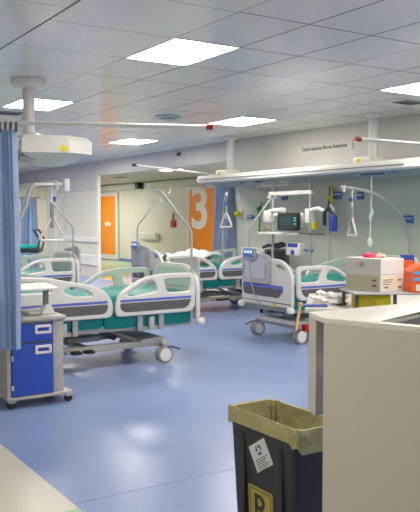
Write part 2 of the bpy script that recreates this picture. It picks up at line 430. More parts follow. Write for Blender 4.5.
# ------------------------------------------------------------------ hospital bed
# local: x from the foot end (0) to the head end, y across, z up
def ring(c, r, axis, n=18): ...
def rail_shape(kind):
    """outline + two window holes, in (x along bed, z); kind 'foot' or 'head'"""
    if kind == 'foot':
        o = [(.0, .52, .10), (.0, .925, .07), (.38, .93, .12), (.60, .905, .25), (.87, .75, .16), (.915, .63, .1), (.905, .52, .11)]
        h = [[(.06, .735, .03), (.06, .87, .03), (.37, .87, .03), (.33, .735, .03)],
             [(.44, .75, .05), (.48, .87, .05), (.60, .855, .12), (.80, .735, .05), (.73, .715, .06)]]
    else:
        o = [(.0, .52, .12), (.0, .68, .12), (.09, .80, .12), (.22, .845, .14), (.45, .895, .2), (.72, .945, .2), (1.02, .96, .07), (1.02, .52, .1)]
        h = [[(.20, .745, .04), (.28, .805, .06), (.44, .845, .05), (.52, .80, .04), (.40, .745, .05)],
             [(.62, .80, .03), (.64, .885, .03), (.96, .905, .03), (.96, .80, .03)]]
    return rounded(o), [rounded(q, 4)[::-1] for q in h]
def make_bed():
    e = empty('hospital_bed', (0, 0, 0), 0, '', 'bed', 'hospital beds')
    # base frame
    t = MB()
    for s in (-1, 1): t.box(.18, 1.92, s * .33 - .03, s * .33 + .03, .17, .235, .008)
    t.box(.17, .24, -.38, .38, .165, .23, .01); t.box(1.86, 1.93, -.38, .38, .165, .23, .01); t.box(.95, 1.02, -.33, .33, .175, .225, .006)
    t.build('base_frame', FRAME, e)
    for x0 in (.13, 1.72): MB().prism(rounded([(x0, .2, .02), (x0 + .02, .27, .03), (x0 + .28, .25, .03), (x0 + .3, .2, .02)]), 'y', -.37, .37).build('base_cover', GREYP, e)
    for x in (.17, 1.92):
        for s in (-1, 1):
            c = MB(); c.box(x - .035, x + .035, s * .42 - .045, s * .42 + .028, .185, .235, .01); c.box(x - .018, x + .018, s * .42 - .012, s * .42 + .012, .08, .20)
            c = c.build('caster', GREYP, e)
            for d in (-.027, .027):
                tm = MB().lathe([(.02, -.013), (.078, -.014), (.088, -.008), (.088, .008), (.078, .014), (.02, .013)], 24, M=T(x, s * .42 + d, .089) @ RX(PI / 2))
                tm.build('wheel', WHEELG, c)
                hb = MB().lathe([(.0, -.018), (.012, -.017), (.066, -.0145), (.066, .0145), (.012, .017), (.0, .018)], 20, M=T(x, s * .42 + d, .089) @ RX(PI / 2))
                hb.build('hub', WHITE, c)
            MB().tube([(x, s * .43, .17), (x - .06, s * .47, .17), (x - .15, s * .48, .14)], .011).build('brake_lever', DARKG, c)
    # lifting scissor arms and column
    for s in (-1, 1):
        MB().tube([(.62, s * .24, .23), (1.0, s * .24, .40)], .022).build('lift_arm', FRAME, e)
        MB().tube([(1.62, s * .24, .23), (1.25, s * .24, .40)], .022).build('lift_arm', FRAME, e)
    t = MB(); t.box(.95, 1.3, -.12, .12, .235, .29, .01); t.build('actuator_box', GREYP, e)
    MB().tube([(.75, .05, .24), (1.05, .05, .38)], .03).build('actuator', mat('actuator_black', (96, 96, 98), .5), e)
    MB().tube([(1.75, -.05, .24), (1.45, -.05, .38)], .03).build('actuator', MATS['actuator_black'], e)
    for s in (-1, 1):
        for dx in (0, .13):
            MB().box(.98 + dx, 1.07 + dx, s * .47 - .05, s * .47 + .05, .19, .215, .008).build('foot_pedal', BLACK, e)
        MB().box(.94, 1.24, s * .40 - .03, s * .40 + .03, .18, .205, .005).build('pedal_bracket', FRAME, e)
    t = MB()
    for s in (-1, 1): t.box(.04, 2.08, s * .40 - .02, s * .40 + .02, .37, .43, .008)
    for x in (.06, .6, 1.15, 1.7, 2.06): t.box(x - .02, x + .02, -.40, .40, .37, .42)
    t.build('bed_frame', FRAME, e)
    t = MB()
    t.box(.05, 1.06, -.45, .45, .385, .73, .06); t.box(1.05, 2.08, -.45, .45, .40, .74, .06)
    t.build('mattress', TEAL, e)
    # footboard with shoulders, raised screen panel
    fo = rounded([(-.50, .43, .06), (-.50, .86, .12), (-.30, 1.0, .12), (.30, 1.0, .12), (.50, .86, .12), (.50, .43, .06)])
    fh = [rounded([(-.40, .87, .03), (-.30, .935, .03), (-.20, .935, .02), (-.20, .90, .02)], 4)[::-1]]
    M = frameM((.0, 0, 0), (0, 1, 0), (0, 0, 1))
    f = MB().plate(fo, fh, .05, .014, M).build('footboard', OFFW, e)
    MB().plate(rounded([(-.11, .69, .05), (-.11, 1.04, .05), (.45, 1.09, .06), (.45, .69, .05)]), [], .03, .008, T(-.038, 0, 0) @ M).build('footboard_panel', GREYP, f)
    t = MB()
    t.plate(rounded([(-.03, .75, .03), (-.03, .99, .03), (.38, 1.03, .03), (.38, .75, .03)]), [], .008, .002, T(-.056, 0, 0) @ M)
    t.build('panel_insert', mat('panel_insert', (188, 194, 202), .35), f)
    MB().plate(rounded([(-.34, .60, .02), (-.34, .685, .02), (.46, .685, .02), (.46, .60, .02)]), [], .012, .003, T(-.027, 0, 0) @ M).build('footboard_stripe', STRIPE, f)
    MB().plate(rounded([(-.28, .545, .05), (-.32, .645, .02), (.46, .645, .02), (.44, .545, .05)]), [], .016, .003, T(-.029, 0, 0) @ M).build('footboard_grip', DARKG, f)
    MB().box(-.03, -.022, -.49, .49, .475, .485).build('footboard_seam', DARKG, f)
    for yy in (-.03, .42): MB().box(-.06, -.045, yy - .012, yy + .012, .80, .92, .005).build('panel_clip', mat('clip_grey', (150, 152, 156), .4), f)
    MB().box(-.034, -.025, -.20, -.12, .43, .46, .002).build('yellow_tag', YEL, f)['label'] = 'yellow tag'
    MB().plate(rounded([(-.42, .76, .04), (-.42, .86, .07), (-.28, .96, .1), (.28, .96, .1), (.42, .86, .07), (.42, .76, .04)]), [], .008, .002, T(.027, 0, 0) @ M).build('footboard_lining', mat('mint_lining', (188, 206, 194), .4), f)
    # headboard
    M2 = frameM((2.11, 0, 0), (0, 1, 0), (0, 0, 1))
    MB().plate(rounded([(-.48, .43, .06), (-.48, .98, .12), (.48, .98, .12), (.48, .43, .06)]), [rounded([(-.36, .80, .05), (-.36, .9, .04), (.36, .9, .04), (.36, .80, .05)], 4)[::-1]], .04, .012, M2).build('headboard', OFFW, e)
    for x in (.0, 2.13):
        for s in (-1, 1): MB().lathe([(.0, -.035), (.04, -.032), (.048, -.01), (.048, .012), (.035, .03), (.0, .032)], 16, M=T(x - (.03 if x < 1 else -.03), s * .49, .415)).build('corner_bumper', WHITE, e)
    # four side rails
    for kind, x0 in (('foot', .05), ('head', .985)):
        for s in (-1, 1):
            o, h = rail_shape(kind); Mr = frameM((x0, s * .495, 0), (1, 0, 0), (0, 0, 1))
            r = MB().plate(o, h, .042, .014, Mr).build('side_rail', OFFW, e)
            xa, xb = (.05, .86) if kind == 'foot' else (.06, .96)
            MB().plate([(p[0] * .985 + .007, p[1] * .985 + .011) for p in o], h, .006, .001, T(0, -s * .0215, 0) @ Mr).build('rail_lining', mat('mint_lining', (188, 206, 194), .4), r)['label'] = 'pale mint inner face'
            for side in (s,):
                Mo = T(0, side * .020, 0) @ Mr
                MB().plate(rounded([(xa, .665, .01), (xa, .69, .01), (xb, .69, .01), (xb, .665, .01)], 3), [], .008, .002, Mo).build('rail_stripe', STRIPE, r)
                if kind == 'foot': pl = [(xa + .05, .565, .07), (xa, .655, .01), (xb, .655, .01), (xb, .60, .05), (xb - .05, .565, .05)]
                else: pl = [(xa + .04, .565, .05), (xa, .60, .05), (xa, .655, .01), (xb, .655, .01), (xb - .06, .565, .07)]
                MB().plate(rounded(pl), [], .01, .002, Mo).build('rail_grip', DARKG, r)
            t = MB()
            for xx in (x0 + .38, x0 + .62): t.box(xx - .03, xx + .03, s * .45, s * .478, .36, .56, .012)
            t.box(x0 + .36, x0 + .64, s * .40, s * .455, .36, .40, .01)
            t.build('rail_bracket', FRAME, r)
            MB().box(x0 + .47, x0 + .53, s * .45, s * .50, .37, .50, .015).build('rail_latch', GREYP, r)
    # infusion pole at the foot corner, bent along the bed
    p = MB().tube([(.08, .49, .42), (.08, .49, 1.32), (.095, .49, 1.37), (.44, .49, 1.76)], .0135).build('infusion_pole', STEELP, e)
    t = MB()
    for s in (-1, 1):
        for k in (.04, .13):
            q = [(.44, .49, 1.76), (.44 + k * .75 * s, .49 + k * .9 * s * .6, 1.76)]
            a = Vector(q[1]); t.tube([q[0], a, a + Vector((.03 * s, .01, -.02)), a + Vector((.045 * s, .015, .02)), a + Vector((.05 * s, .02, .045))], .006, 6)
    t.build('hooks', STEEL, p)
    return e
def add_screen(bed):
    f = [c for c in bed.children if c.name.startswith('footboard')][0]
    s = MB().box(-.10, -.058, .14, .37, .96, 1.10, .015, M=T(0, 0, .02)).build('control_screen', mat('screen_housing', (150, 156, 176), .4), bed)
    MB().box(-.104, -.098, .155, .355, 1.01, 1.105).build('display', SCRB, s, smooth=False)
    t = MB()
    for k in range(3): t.box(-.106, -.103, .17 + .06 * k, .215 + .06 * k, 1.055, 1.09)
    t.build('display_figures', SCRW, s, smooth=False)
    MB().tube([(-.08, .25, .97), (-.09, .24, .85), (-.085, .20, .68), (-.08, .15, .55), (-.06, .11, .47), (.0, .09, .44)], .007).build('screen_cable', GREYP, bed)
def add_trapeze(bed, ang, x=2.1, y=0, off=.1, hang=.30, hrot=0, straight=False, reach=1.05, top=1.86):
    pts = [(0, 0, .5), (0, 0, 1.15)]
    if straight:
        pts += [(-.12, 0, 1.32), (-.33, 0, 1.5), (-.385, 0, 1.62), (-.40, 0, top - .11), (-.43, 0, top - .04), (-.49, 0, top - .01), (-reach, 0, top)]
    else:
        n = 10
        for k in range(1, n + 1):
            a = k / n * PI / 2
            pts.append((-reach * .92 * (1 - math.cos(a)), 0, 1.15 + (top - 1.15) * math.sin(a)))
        pts.append((-reach, 0, top + .01))
    p = MB().tube(pts, .021, 10).build('lifting_pole', STEELP, bed, loc=(x, y, 0)); p.rotation_euler = (0, 0, ang)
    MB().lathe([(.0, -.03), (.028, -.03), (.028, .05), (.0, .05)], 12, M=T(-reach + .06, 0, top - .02)).build('pole_clamp', GREYP, p)
    hx = -reach + off; h = MB().tube([(hx, 0, top - .02), (hx, 0, top - hang)], .009, 6)
    Mh = T(hx, 0, top - hang) @ RZ(hrot)
    h.tube([(0, 0, 0), (.02, 0, -.015), (.13, 0, -.20), (.12, 0, -.22), (-.12, 0, -.22), (-.13, 0, -.20), (-.02, 0, -.015)], .0125, 8, closed=True, M=Mh)
    h.build('trapeze_handle', OFFW, p)
    MB().box(hx - .015, hx + .015, -.015, .015, top - hang - .1, top - hang + .14, .005).build('strap', mat('strap_grey', (140, 142, 142), .7), p)
    MB().box(hx - .035, hx - .01, -.02, .02, top - .17, top - .12, .004).build('strap_buckle', BLUE, p)
    return p
proto = make_bed()
R1 = proto; L1 = copy_tree(proto); L2 = copy_tree(proto); R2 = copy_tree(proto)
def place(b, x, y, rz, lab): b.location = (x, y, 0); b.rotation_euler = (0, 0, rz); b['label'] = lab
place(R1, 5.5, 7.27, 0, 'hospital bed with teal mattress and footboard screen below the patient monitor')
place(L1, 4.13, 7.14, PI, 'nearest hospital bed with teal mattress, behind the blue bedside cabinet')
place(L2, 4.2, 10.48, PI, 'hospital bed half hidden behind the nearest bed at left')
place(R2, 5.46, 10.27, 0, 'hospital bed beside the orange door 3, with screen on its footboard')
for b_ in (L1, L2):
    for ch in b_.children:
        if ch.name.split('.')[0] in ('base_frame', 'base_cover', 'caster', 'foot_pedal', 'pedal_bracket'): ch.location.x += .2
add_screen(R1); add_screen(R2)
add_trapeze(R1, R(0), x=2.06, y=-.36, hang=.37, hrot=R(70), off=.2, reach=1.22)
add_trapeze(L1, 0, x=2.08, y=.1, hang=.33, straight=True, reach=.74, top=1.82)
add_trapeze(R2, R(60), x=1.62, y=.33, hang=.3, hrot=R(40), reach=.9)
# crumpled white sheet on the far bed
t = bmesh.new(); bmesh.ops.create_grid(t, x_segments=24, y_segments=14, size=.5)
for v in t.verts:
    x, y = v.co.x, v.co.y
    v.co = Vector((x * .9, y * .55, .05 + .035 * math.sin(9 * x + 3 * y) + .03 * math.sin(17 * y - 6 * x) + .07 * math.exp(-((x - .1) ** 2 + y * y) * 8)))
bmesh.ops.solidify(t, geom=t.faces[:], thickness=-.03)
o = tag(MB().join(t).build('bed_sheet', CLOTH, loc=(6.25, 10.36, .79)), 'rumpled white sheet lying on the bed beside orange door 3', 'bed sheet')

# stretcher seen through the far opening
e = empty('stretcher', (5.45, 16.8, 0), R(-30), 'far stretcher with thin teal pad beside the pale curtain', 'stretcher')
MB().box(-.6, .6, -.3, .3, .79, .87, .02).build('pad', TEAL, e)
t = MB(); t.box(-.65, .65, -.33, .33, .70, .78, .01); t.build('deck', BLACK, e)
for x in (-.5, .5):
    for y in (-.26, .26): MB().tube([(x, y, .05), (x, y, .72)], .02).build('leg', STEEL, e); 
t = MB(); t.tube([(-.5, -.26, .3), (.5, -.26, .3)], .015); t.tube([(-.5, .26, .3), (.5, .26, .3)], .015); t.build('stretcher_frame', STEEL, e)
MB().tube([(.63, -.31, .75), (.68, -.31, 1.0), (.56, -.31, 1.2), (.56, .31, 1.2), (.68, .31, 1.0), (.63, .31, .75)], .02).build('push_bar', BLACK, e)

# ------------------------------------------------------------------ bedside cabinet (front left)
e = empty('bedside_cabinet', (1.80, 5.70, 0), 0, 'grey bedside cabinet with blue drawer and door, on casters by the curtain', 'cabinet')
W = .46
t = MB(); t.box(0, W, .02, .46, .09, .68, .006); t.box(.375, W, -.0, .02, .09, .68, .003); t.box(W - .06, W + .08, .0, .44, .07, .09, .004); t.box(0, .03, 0, .02, .09, .68); t.build('cabinet_body', CABG, e)
MB().box(-.02, W + .02, -.03, .48, .68, .715, .012).build('cabinet_top', CABG, e)
MB().box(-.01, W + .03, -.02, .47, .07, .095, .008).build('plinth', CABG, e)
d = MB().box(.035, .37, -.015, .02, .52, .66, .006).build('drawer', CABB, e); d['label'] = 'blue drawer front'
def handle(z, par):
    o = rounded([(.215, z - .035, .012), (.215, z + .035, .012), (.35, z + .035, .012), (.35, z - .035, .012)]); h = rounded([(.235, z - .014, .006), (.235, z + .014, .006), (.33, z + .014, .006), (.33, z - .014, .006)])[::-1]
    MB().plate(o, [h], .022, .005, frameM((0, -.026, 0), (1, 0, 0), (0, 0, 1))).build('handle', WHITE, par)
handle(.615, d)
d = MB().box(.035, .37, -.015, .02, .10, .505, .006).build('door', CABB, e); d['label'] = 'blue cabinet door'
handle(.455, d)
for z in (.17, .4): MB().box(.022, .045, -.022, -.01, z - .02, z + .02, .003).build('hinge', GREYP, d)
for x in (.04, W + .05):
    for y in (.03, .42):
        c = MB().box(x - .035, x + .035, y - .03, y + .03, .045, .075, .012).build('caster', GREYP, e)
        MB().lathe([(.0, -.018), (.03, -.018), (.034, -.01), (.034, .01), (.03, .018), (.0, .018)], 16, M=T(x, y, .034) @ RX(PI / 2)).build('wheel', BLACK, c)
MB().plate(rounded([(-.14, -.03, .03), (-.14, .48, .03), (.50, .48, .05), (.42, -.03, .06)]), [], .022, .008, T(0, 0, .93)).build('overbed_tray', WHITE, e)
MB().box(.345, .38, .10, .15, .715, .915, .006).build('tray_post', mat('post_grey', (128, 126, 128), .4, metal=.3), e)
MB().prism(rounded([(.31, .715, .005), (.35, .80, .03), (.39, .80, .03), (.43, .715, .005)]), 'y', .08, .17, .005).build('post_foot', WHITE, e)
tag(MB().box(.0, .22, -.1, .1, 0, .03, .012, M=RZ(R(12))).build('paper_tray', CLOTH, loc=(2.0, 5.9, .7155)), 'shallow white tray lying on the bedside cabinet top', 'tray')

# ------------------------------------------------------------------ supply pendant (ceiling, left)
e = empty('ceiling_pendant', (2.645, 7.075, CZ), 0, 'white faceted supply pendant hanging from a thick ceiling column at left', 'pendant')
MB().lathe([(.17, 0), (.17, -.03), (.15, -.075), (.065, -.09), (.0, -.09)], 28, M=T(-.11, .16, 0)).build('ceiling_flange', WHITE, e)
MB().tube([(-.11, .16, -.07), (-.11, .16, -.68)], .058, 24).build('column', OFFW, e)
def hexa(z0, z1, s0, s1, M=None):
    base = [(-.30, -.17), (.12, -.31), (.40, -.20), (.46, .06), (.24, .27), (-.26, .20)]
    t = bmesh.new(); a = [t.verts.new((x * s0, y * s0, z0)) for x, y in base]; b = [t.verts.new((x * s1, y * s1, z1)) for x, y in base]
    t.faces.new(a); t.faces.new(b[::-1])
    for i in range(6): t.faces.new((a[i], a[(i + 1) % 6], b[(i + 1) % 6], b[i]))
    bmesh.ops.recalc_face_normals(t, faces=t.faces[:]); return t
t = MB(); t.join(hexa(-.74, -.62, 1.0, 1.0)); t.join(hexa(-.62, -.575, 1.0, .88)); t.join(hexa(-.85, -.74, .35, 1.0)); 
b = t.build('pendant_head', OFFW, e, smooth=False)
MB().lathe([(.12, 0), (.12, .05), (.08, .07), (.0, .07)], 20, M=T(-.11, .14, -.60)).build('pendant_hub', OFFW, e)
bx = MB(); bx.box(-.36, -.28, -.13, .13, -.72, -.62, .01); bx.build('outlet_module', WHITE, b)
MB().box(-.30, -.02, -.12, .12, -.81, -.78, .004).build('vent_grille', mat('pendant_grille_grey', (135, 137, 138), .5), b)  # flat grey grille on the underside of the head
MB().box(-.035, .035, -.002, .002, -.025, .025, M=T(.07, -.297, -.70) @ RZ(R(-18))).build('warning_sticker', YEL, b)['label'] = 'yellow warning sticker'
c = empty('call_handset', (2.9, 7.25, 2.08), 0, 'white call handset dangling on a cord under the left pendant', 'handset')
MB().tube([(-.05, 0, .0), (-.045, 0, -.08), (-.04, .0, -.18), (.03, 0, -.32), (-.03, 0, -.46), (.02, 0, -.72)], .004, 6).build('cord', GREYP, c)
MB().box(.0, .06, -.02, .02, -.32, -.19, .016).build('handset_body', WHITE, c)

# ------------------------------------------------------------------ bed-head beam (right)
e = empty('supply_beam', (0, 0, 0), 0, 'long white bed-head supply beam hung below the ceiling at right', 'supply beam')
prof = [(6.86, 2.08), (6.84, 2.10), (6.84, 2.17), (6.87, 2.20), (7.0, 2.215), (7.5, 2.215), (7.5, 2.03), (7.42, 2.02), (7.1, 2.055)]
MB().prism(prof, 'y', 5.55, 11.05).build('beam_body', WHITE, e)
MB().box(6.832, 6.842, 6.35, 11.0, 2.125, 2.14).build('groove', mat('groove_grey', (128, 128, 126), .5), e)
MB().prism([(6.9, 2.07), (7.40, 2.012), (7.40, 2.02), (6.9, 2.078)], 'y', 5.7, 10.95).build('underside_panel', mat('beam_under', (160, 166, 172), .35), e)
for y, lab in ((10.55, ''), (7.22, '')):
    p = MB().tube([(7.2, y, 2.18), (7.2, y, CZ)], .062, 22).build('hanger_column', WHITE, e)
    MB().box(7.02, 7.32, y - .12, y + .2, 2.2, 2.29, .03).build('column_foot', WHITE, p)
    MB().lathe([(.11, 0), (.11, -.02), (.064, -.05)], 22, M=T(7.2, y, CZ)).build('column_flange', WHITE, p)
    MB().box(7.012, 7.02, y + .05, y + .12, 2.225, 2.265).build('column_sticker', YEL, p)['label'] = 'yellow sticker'
for y0, y1, m in ((6.6, 6.75, LBLUE), (6.85, 7.25, BLUE), (7.3, 7.36, WHITE), (9.4, 9.6, BLUE), (8.7, 8.72, YEL), (9.9, 10.0, BLACK)):
    MB().box(7.0, 7.04, y0, y1, 2.045, 2.06).build('outlet_plate', m, e)
# sockets with loops of tubing under the beam
t = MB()
for k in range(9):
    y = 8.75 + k * .09
    t.tube([(7.0, y, 2.05), (6.99, y, 1.99), (6.99, y + .03, 1.955), (6.99, y + .06, 1.99), (7.0, y + .07, 2.03)], .004, 6)
t.build('hook_row', WHITE, e)

# ------------------------------------------------------------------ equipment frame and monitor over the right bed
e = empty('equipment_frame', (7.05, 8.75, 0), 0, 'white equipment frame of two poles and crossbar hung from the beam', 'equipment frame')
for y in (.43, -.44):
    MB().tube([(0, y, .72), (0, y, 2.05)], .019).build('pole', STEELP, e)
    b = MB().box(-.1, .03, y - .07 + (.05 if y > 0 else -.02), y + .06 + (.06 if y > 0 else -.06), 1.42, 1.60, .02).build('bracket', WHITE, e)
    MB().box(-.06, .04, y - .05, y + .05, 1.58, 1.62, .01).build('bracket_cap', WHITE, b)
MB().box(-.03, .03, -.5, .5, 1.825, 1.885, .012).build('crossbar', WHITE, e)
MB().tube([(-.02, .36, 1.60), (-.05, .1, 1.605), (-.12, .02, 1.60)], .035).build('monitor_arm', WHITE, e)
MB().tube([(-.02, .36, 1.53), (-.05, .1, 1.53), (-.12, .02, 1.50)], .03).build('monitor_arm', WHITE, e)
MB().tube([(-.02, -.5, 1.60), (-.03, -.66, 1.62), (.0, -.74, 1.58)], .03).build('side_arm', WHITE, e)
MB().box(-.12, .12, -.22, .66, 1.235, 1.27, .008).build('shelf', WHITE, e)
MB().box(-.02, .02, -.72, .0, 1.245, 1.275, .008).build('rail_bar', mat('rail_steel', (120, 124, 128), .35, metal=.6), e)
m = empty('patient_monitor', (6.93, 8.66, 1.43), R(32), 'black framed patient monitor glowing dark blue over the right bed', 'monitor')
MB().box(-.04, .05, -.175, .155, -.13, .13, .02).build('monitor_case', BLACK, m)
MB().box(.03, .07, -.23, -.15, -.10, .13, .02).build('monitor_back', WHITE, m)
s = MB().box(-.0425, -.039, -.145, .125, -.1, .095).build('display', mat('monitor_screen', (46, 58, 66), .25, emit=.25), m, smooth=False)
t = MB()
for k, z in enumerate((.055, .025, -.005, -.04)):
    pts = [(-.044, -.005 + .11 - i * .0075, z + (.014 if i % 5 == 2 else 0)) for i in range(21)]
    t.tube(pts, .0009, 4)
for z in (.055, .02, -.03): t.box(-.0445, -.0425, -.135, -.10, z - .012, z + .01)
t.build('display_traces', SCRT, s, smooth=False)
MB().box(-.045, -.0405, -.14, .12, -.122, -.115).build('button_row', DARKG, m, smooth=False)
# ventilator with dark screen standing on the floor
v = empty('ventilator', (7.25, 9.35, 0), R(30), 'dark screened ventilator on a stand behind the right bed', 'ventilator')
MB().box(-.04, .10, -.19, .19, .74, 1.0, .02).build('screen_case', mat('case_grey', (112, 114, 116), .45), v)
MB().box(-.044, -.039, -.16, .14, .78, .97).build('display', mat('vent_screen', (48, 58, 62), .25, emit=.15), v, smooth=False)
MB().tube([(-.08, .2, 1.02), (-.06, .1, 1.06), (-.1, -.05, 1.03), (-.06, -.18, 1.07), (0, -.1, 1.09), (0, .1, 1.05)], .024).build('breathing_hose', mat('hose_dark', (44, 56, 76), .5), v)
MB().tube([(.04, 0, .12), (.04, 0, .74)], .04).build('stand_column', STEELP, v)
MB().box(-.2, .25, -.22, .22, .06, .12, .02).build('stand_base', GREYP, v)
for x in (-.16, .2):
    for y in (-.18, .18): MB().lathe([(.0, -.015), (.03, -.015), (.03, .015), (.0, .015)], 14, M=T(x, y, .03) @ RX(PI / 2)).build('wheel', BLACK, v)
# small device and accessories on the wall and poles
d = empty('wall_dispenser', (7.05, 8.6, .92), 0, 'small white dispenser with blue dots on the equipment pole', 'dispenser')
MB().box(-.08, .03, -.16, .16, .02, .2, .02).build('case', WHITE, d)
MB().box(-.086, -.078, -.11, .11, .14, .195).build('blue_band', BLUE, d)
MB().lathe([(.0, 0), (.04, 0), (.04, .01), (.0, .012)], 16, M=T(-.08, 0, .06) @ RY(-PI / 2)).build('blue_knob', BLUE, d)
MB().tube([(0, -.16, .1), (0, -.36, .09)], .012).build('side_hook', BLUE, d)
tag(MB().box(-.02, .02, -.05, .05, -.06, .06, .01).build('yellow_tag', YEL, loc=(7.14, 8.32, 1.38)), 'small yellow tag beside the patient monitor', 'tag')
tag(MB().box(-.02, .02, -.045, .045, -.05, .05, .01).build('yellow_tag', YEL, loc=(7.1, 8.8, .98)), 'small yellow tag below the shelf, beside white dispenser', 'tag')
u = empty('suction_canister', (7.1, 7.86, 1.2), 0, 'blue suction canister hanging on a pole right of the monitor', 'canister')
MB().lathe([(.0, .1), (.045, .1), (.05, .12), (.05, .3), (.04, .33), (.0, .34)], 18).build('canister', BLUE, u)
MB().tube([(.02, .12, -.6), (.02, .12, .42), (.0, .06, .46), (-.01, 0, .40), (0, 0, .33)], .018).build('holder_pole', STEELP, u)
MB().tube([(0, .0, .33), (-.05, .06, .42), (-.05, .14, .36), (-.04, .15, .18)], .028).build('suction_hose', mat('hose_black', (50, 50, 60), .5), u)
g = 'gas outlets and fittings on the bed-head wall'
def outlet(y, z, m, lab, s=.06):
    o = empty('gas_outlet', (WX, y, z), 0, lab, 'gas outlet', g)
    MB().box(-.02, 0, -s, s, -s, s, .006).build('outlet_plate', WHITE, o)
    MB().lathe([(.0, 0), (s * .75, 0), (s * .75, .05), (s * .4, .09), (.0, .1)], 14, M=T(-.02, 0, 0) @ RY(-PI / 2)).build('outlet_knob', m, o)
outlet(10.86, 1.55, YEL, 'yellow gas fitting on the wall right of the curtain by the far bed', .075)
outlet(10.05, 1.30, TAN, 'pinkish gas outlet on the wall left of the equipment frame', .055)
outlet(10.22, 1.64, GREEN, 'green gas outlet on the wall left of the equipment frame', .045)
outlet(8.45, 1.78, YEL, 'yellow gas outlet on the wall right of the canister', .045)
WBLUE = mat('wall_box_blue', (70, 104, 170), .45)
def wall_box(y, z, wy, hz, m, lab):
    o = empty('wall_box', (WX, y, z), 0, lab, 'wall box', 'blue boxes on the bed-head wall')
    wy *= .7; hz *= .75
    MB().box(-.03, 0, -wy, wy, -hz, hz, .01).build('case', m, o)
    MB().box(-.036, -.029, -wy * 1.05, wy * 1.05, hz * .1, hz * .35, .004).build('white_rim', WHITE, o)
wall_box(7.87, 1.80, .09, .07, WBLUE, 'small blue wall box above the nurse call cord')
wall_box(6.97, 1.47, .12, .07, WBLUE, 'blue wall box with white rim at the right edge')
wall_box(9.6, 1.83, .10, .07, WBLUE, 'small blue wall box behind the frame crossbar')
wall_box(8.35, 1.82, .12, .08, WBLUE, 'blue wall box just right of the frame crossbar')
wall_box(10.55, 1.50, .12, .05, WBLUE, 'low blue wall box near the yellow gas fitting')
o = empty('wall_hose', (WX - .04, 8.25, 1.0), 0, 'yellow and green hose hanging on the wall right of the frame', 'hose')
MB().tube([(0, .18, .95), (-.02, .17, .75), (-.02, .22, .55), (0, .2, .3)], .014).build('hose', YEL, o)
MB().tube([(0, .24, .95), (-.02, .22, .8), (-.02, .26, .6)], .012).build('hose', GREEN, o)
o = empty('wall_hose', (WX - .04, 10.2, 1.0), 0, 'thin green hose hanging on the wall by the curtain bed', 'hose')
MB().tube([(0, -.02, .75), (-.03, .03, .6), (-.02, .0, .42), (0, .05, .25)], .012).build('hose', GREEN, o)
# nurse call cord
o = empty('nurse_call', (6.98, 7.02, 2.03), 0, 'white coiled call cord hanging from the beam at right', 'call cord')
MB().tube([(0, 0, 0), (0, 0, -.25), (.0, .01, -.42)], .009, 6).build('cord', WHITE, o)
t = MB()
for k in range(3):
    t.tube([(.0, .022 * math.cos(a) + .012 * (k - 1), -.47 + .045 * math.sin(a) - .03 * k) for a in [2 * PI * j / 14 for j in range(14)]], .006, 6, closed=True)
t.build('coil', WHITE, o)
MB().tube([(0, .01, -.56), (0, .02, -.80)], .007, 6).build('cord', WHITE, o)
MB().lathe([(.0, 0), (.014, 0), (.03, -.03), (.035, -.07), (.02, -.11), (.0, -.115)], 14, M=T(0, .02, -.80)).build('call_handset', WHITE, o)

# ------------------------------------------------------------------ procedure table with boxes (behind the counter)
e = empty('procedure_table', (2.765, 3.24, 0), R(0), 'white procedure table behind the counter, carrying boxes and cloths', 'table')
tp = [(0, .06), (.55, 1.05), (1.55, .5), (1.0, -.5)]
c_ = Vector((.0, .06)); ex = Vector((.745, -.667)); ey = Vector((.667, .745))
def P(a, b): q = c_ + ex * a + ey * b; return (q.x, q.y)
MB().prism([P(0, 0), P(1.2, 0), P(1.2, .85), P(0, .85)], 'z', .95, .98, .008).build('table_top', COUNTERT, e)
for a, b in ((.05, .05), (1.15, .05), (1.15, .8), (.05, .8)):
    q = P(a, b); MB().box(q[0] - .02, q[0] + .02, q[1] - .02, q[1] + .02, 0, .95, .004).build('leg', ALU, e)
MB().prism([P(.06, .3), P(1.14, .3), P(1.14, .75), P(.06, .75)], 'z', .45, .47).build('lower_shelf', COUNTERT, e)
def W2(a, b, z=0): q = P(a, b); return (2.765 + q[0], 3.24 + q[1], z)
AT = math.atan2(ex.y, ex.x)
TH = math.atan2(-.541, .841)          # square to the view from the aisle
def CB(x, y, z): c, sn = math.cos(TH), math.sin(TH); return (3.036 + c * x - sn * y, 2.976 + sn * x + c * y, z + (.016 if z > 1 else 0))
s = empty('box_stand', CB(0, 0, .98), TH + R(6), 'thin grey raised stand on the table carrying the two cartons', 'stand')
MB().box(-.15, .5, -.02, .3, .091, .101, .003).build('stand_plate', GREYP, s)
for a in (-.13, .09, .45):
    for b in (.02, .27): MB().box(a - .009, a + .009, b - .009, b + .009, 0, .091, .003).build('foot', DARKG, s)
def carton(z, h, lab):
    b_ = empty('carton', CB(0, 0, z), TH + R(35), lab, 'box', 'cartons on the stand')
    MB().box(0, .19, 0, .27, .0, h, .003).build('box_body', CARD, b_, smooth=False)
    return b_
b_ = carton(1.0655, .095, 'lower carton with olive label and cream label, under plain white carton')
MB().box(-.0015, 0, .01, .262, .008, .088).build('olive_label', CARDG, b_, smooth=False)
MB().box(.012, .18, -.0015, 0, .014, .084).build('cream_label', CARDP, b_, smooth=False)
t = MB()
for i in range(3): t.box(.02, .10 - i * .012, -.0022, -.0012, .066 - i * .012, .070 - i * .012)
t.build('label_print', INKR, b_, smooth=False)
for x, z in ((.14, .06), (.14, .02), (.03, .022)): MB().box(x, x + .028, -.0022, -.0012, z, z + .009).build('print_mark', INKR, b_, smooth=False)
for y, z in ((.03, .06), (.03, .03)): MB().box(-.0022, -.0012, y, y + .03, z, z + .01).build('print_mark', INKR, b_, smooth=False)
b_ = carton(1.161, .09, 'plain white carton with handwriting, topmost of the two cartons')
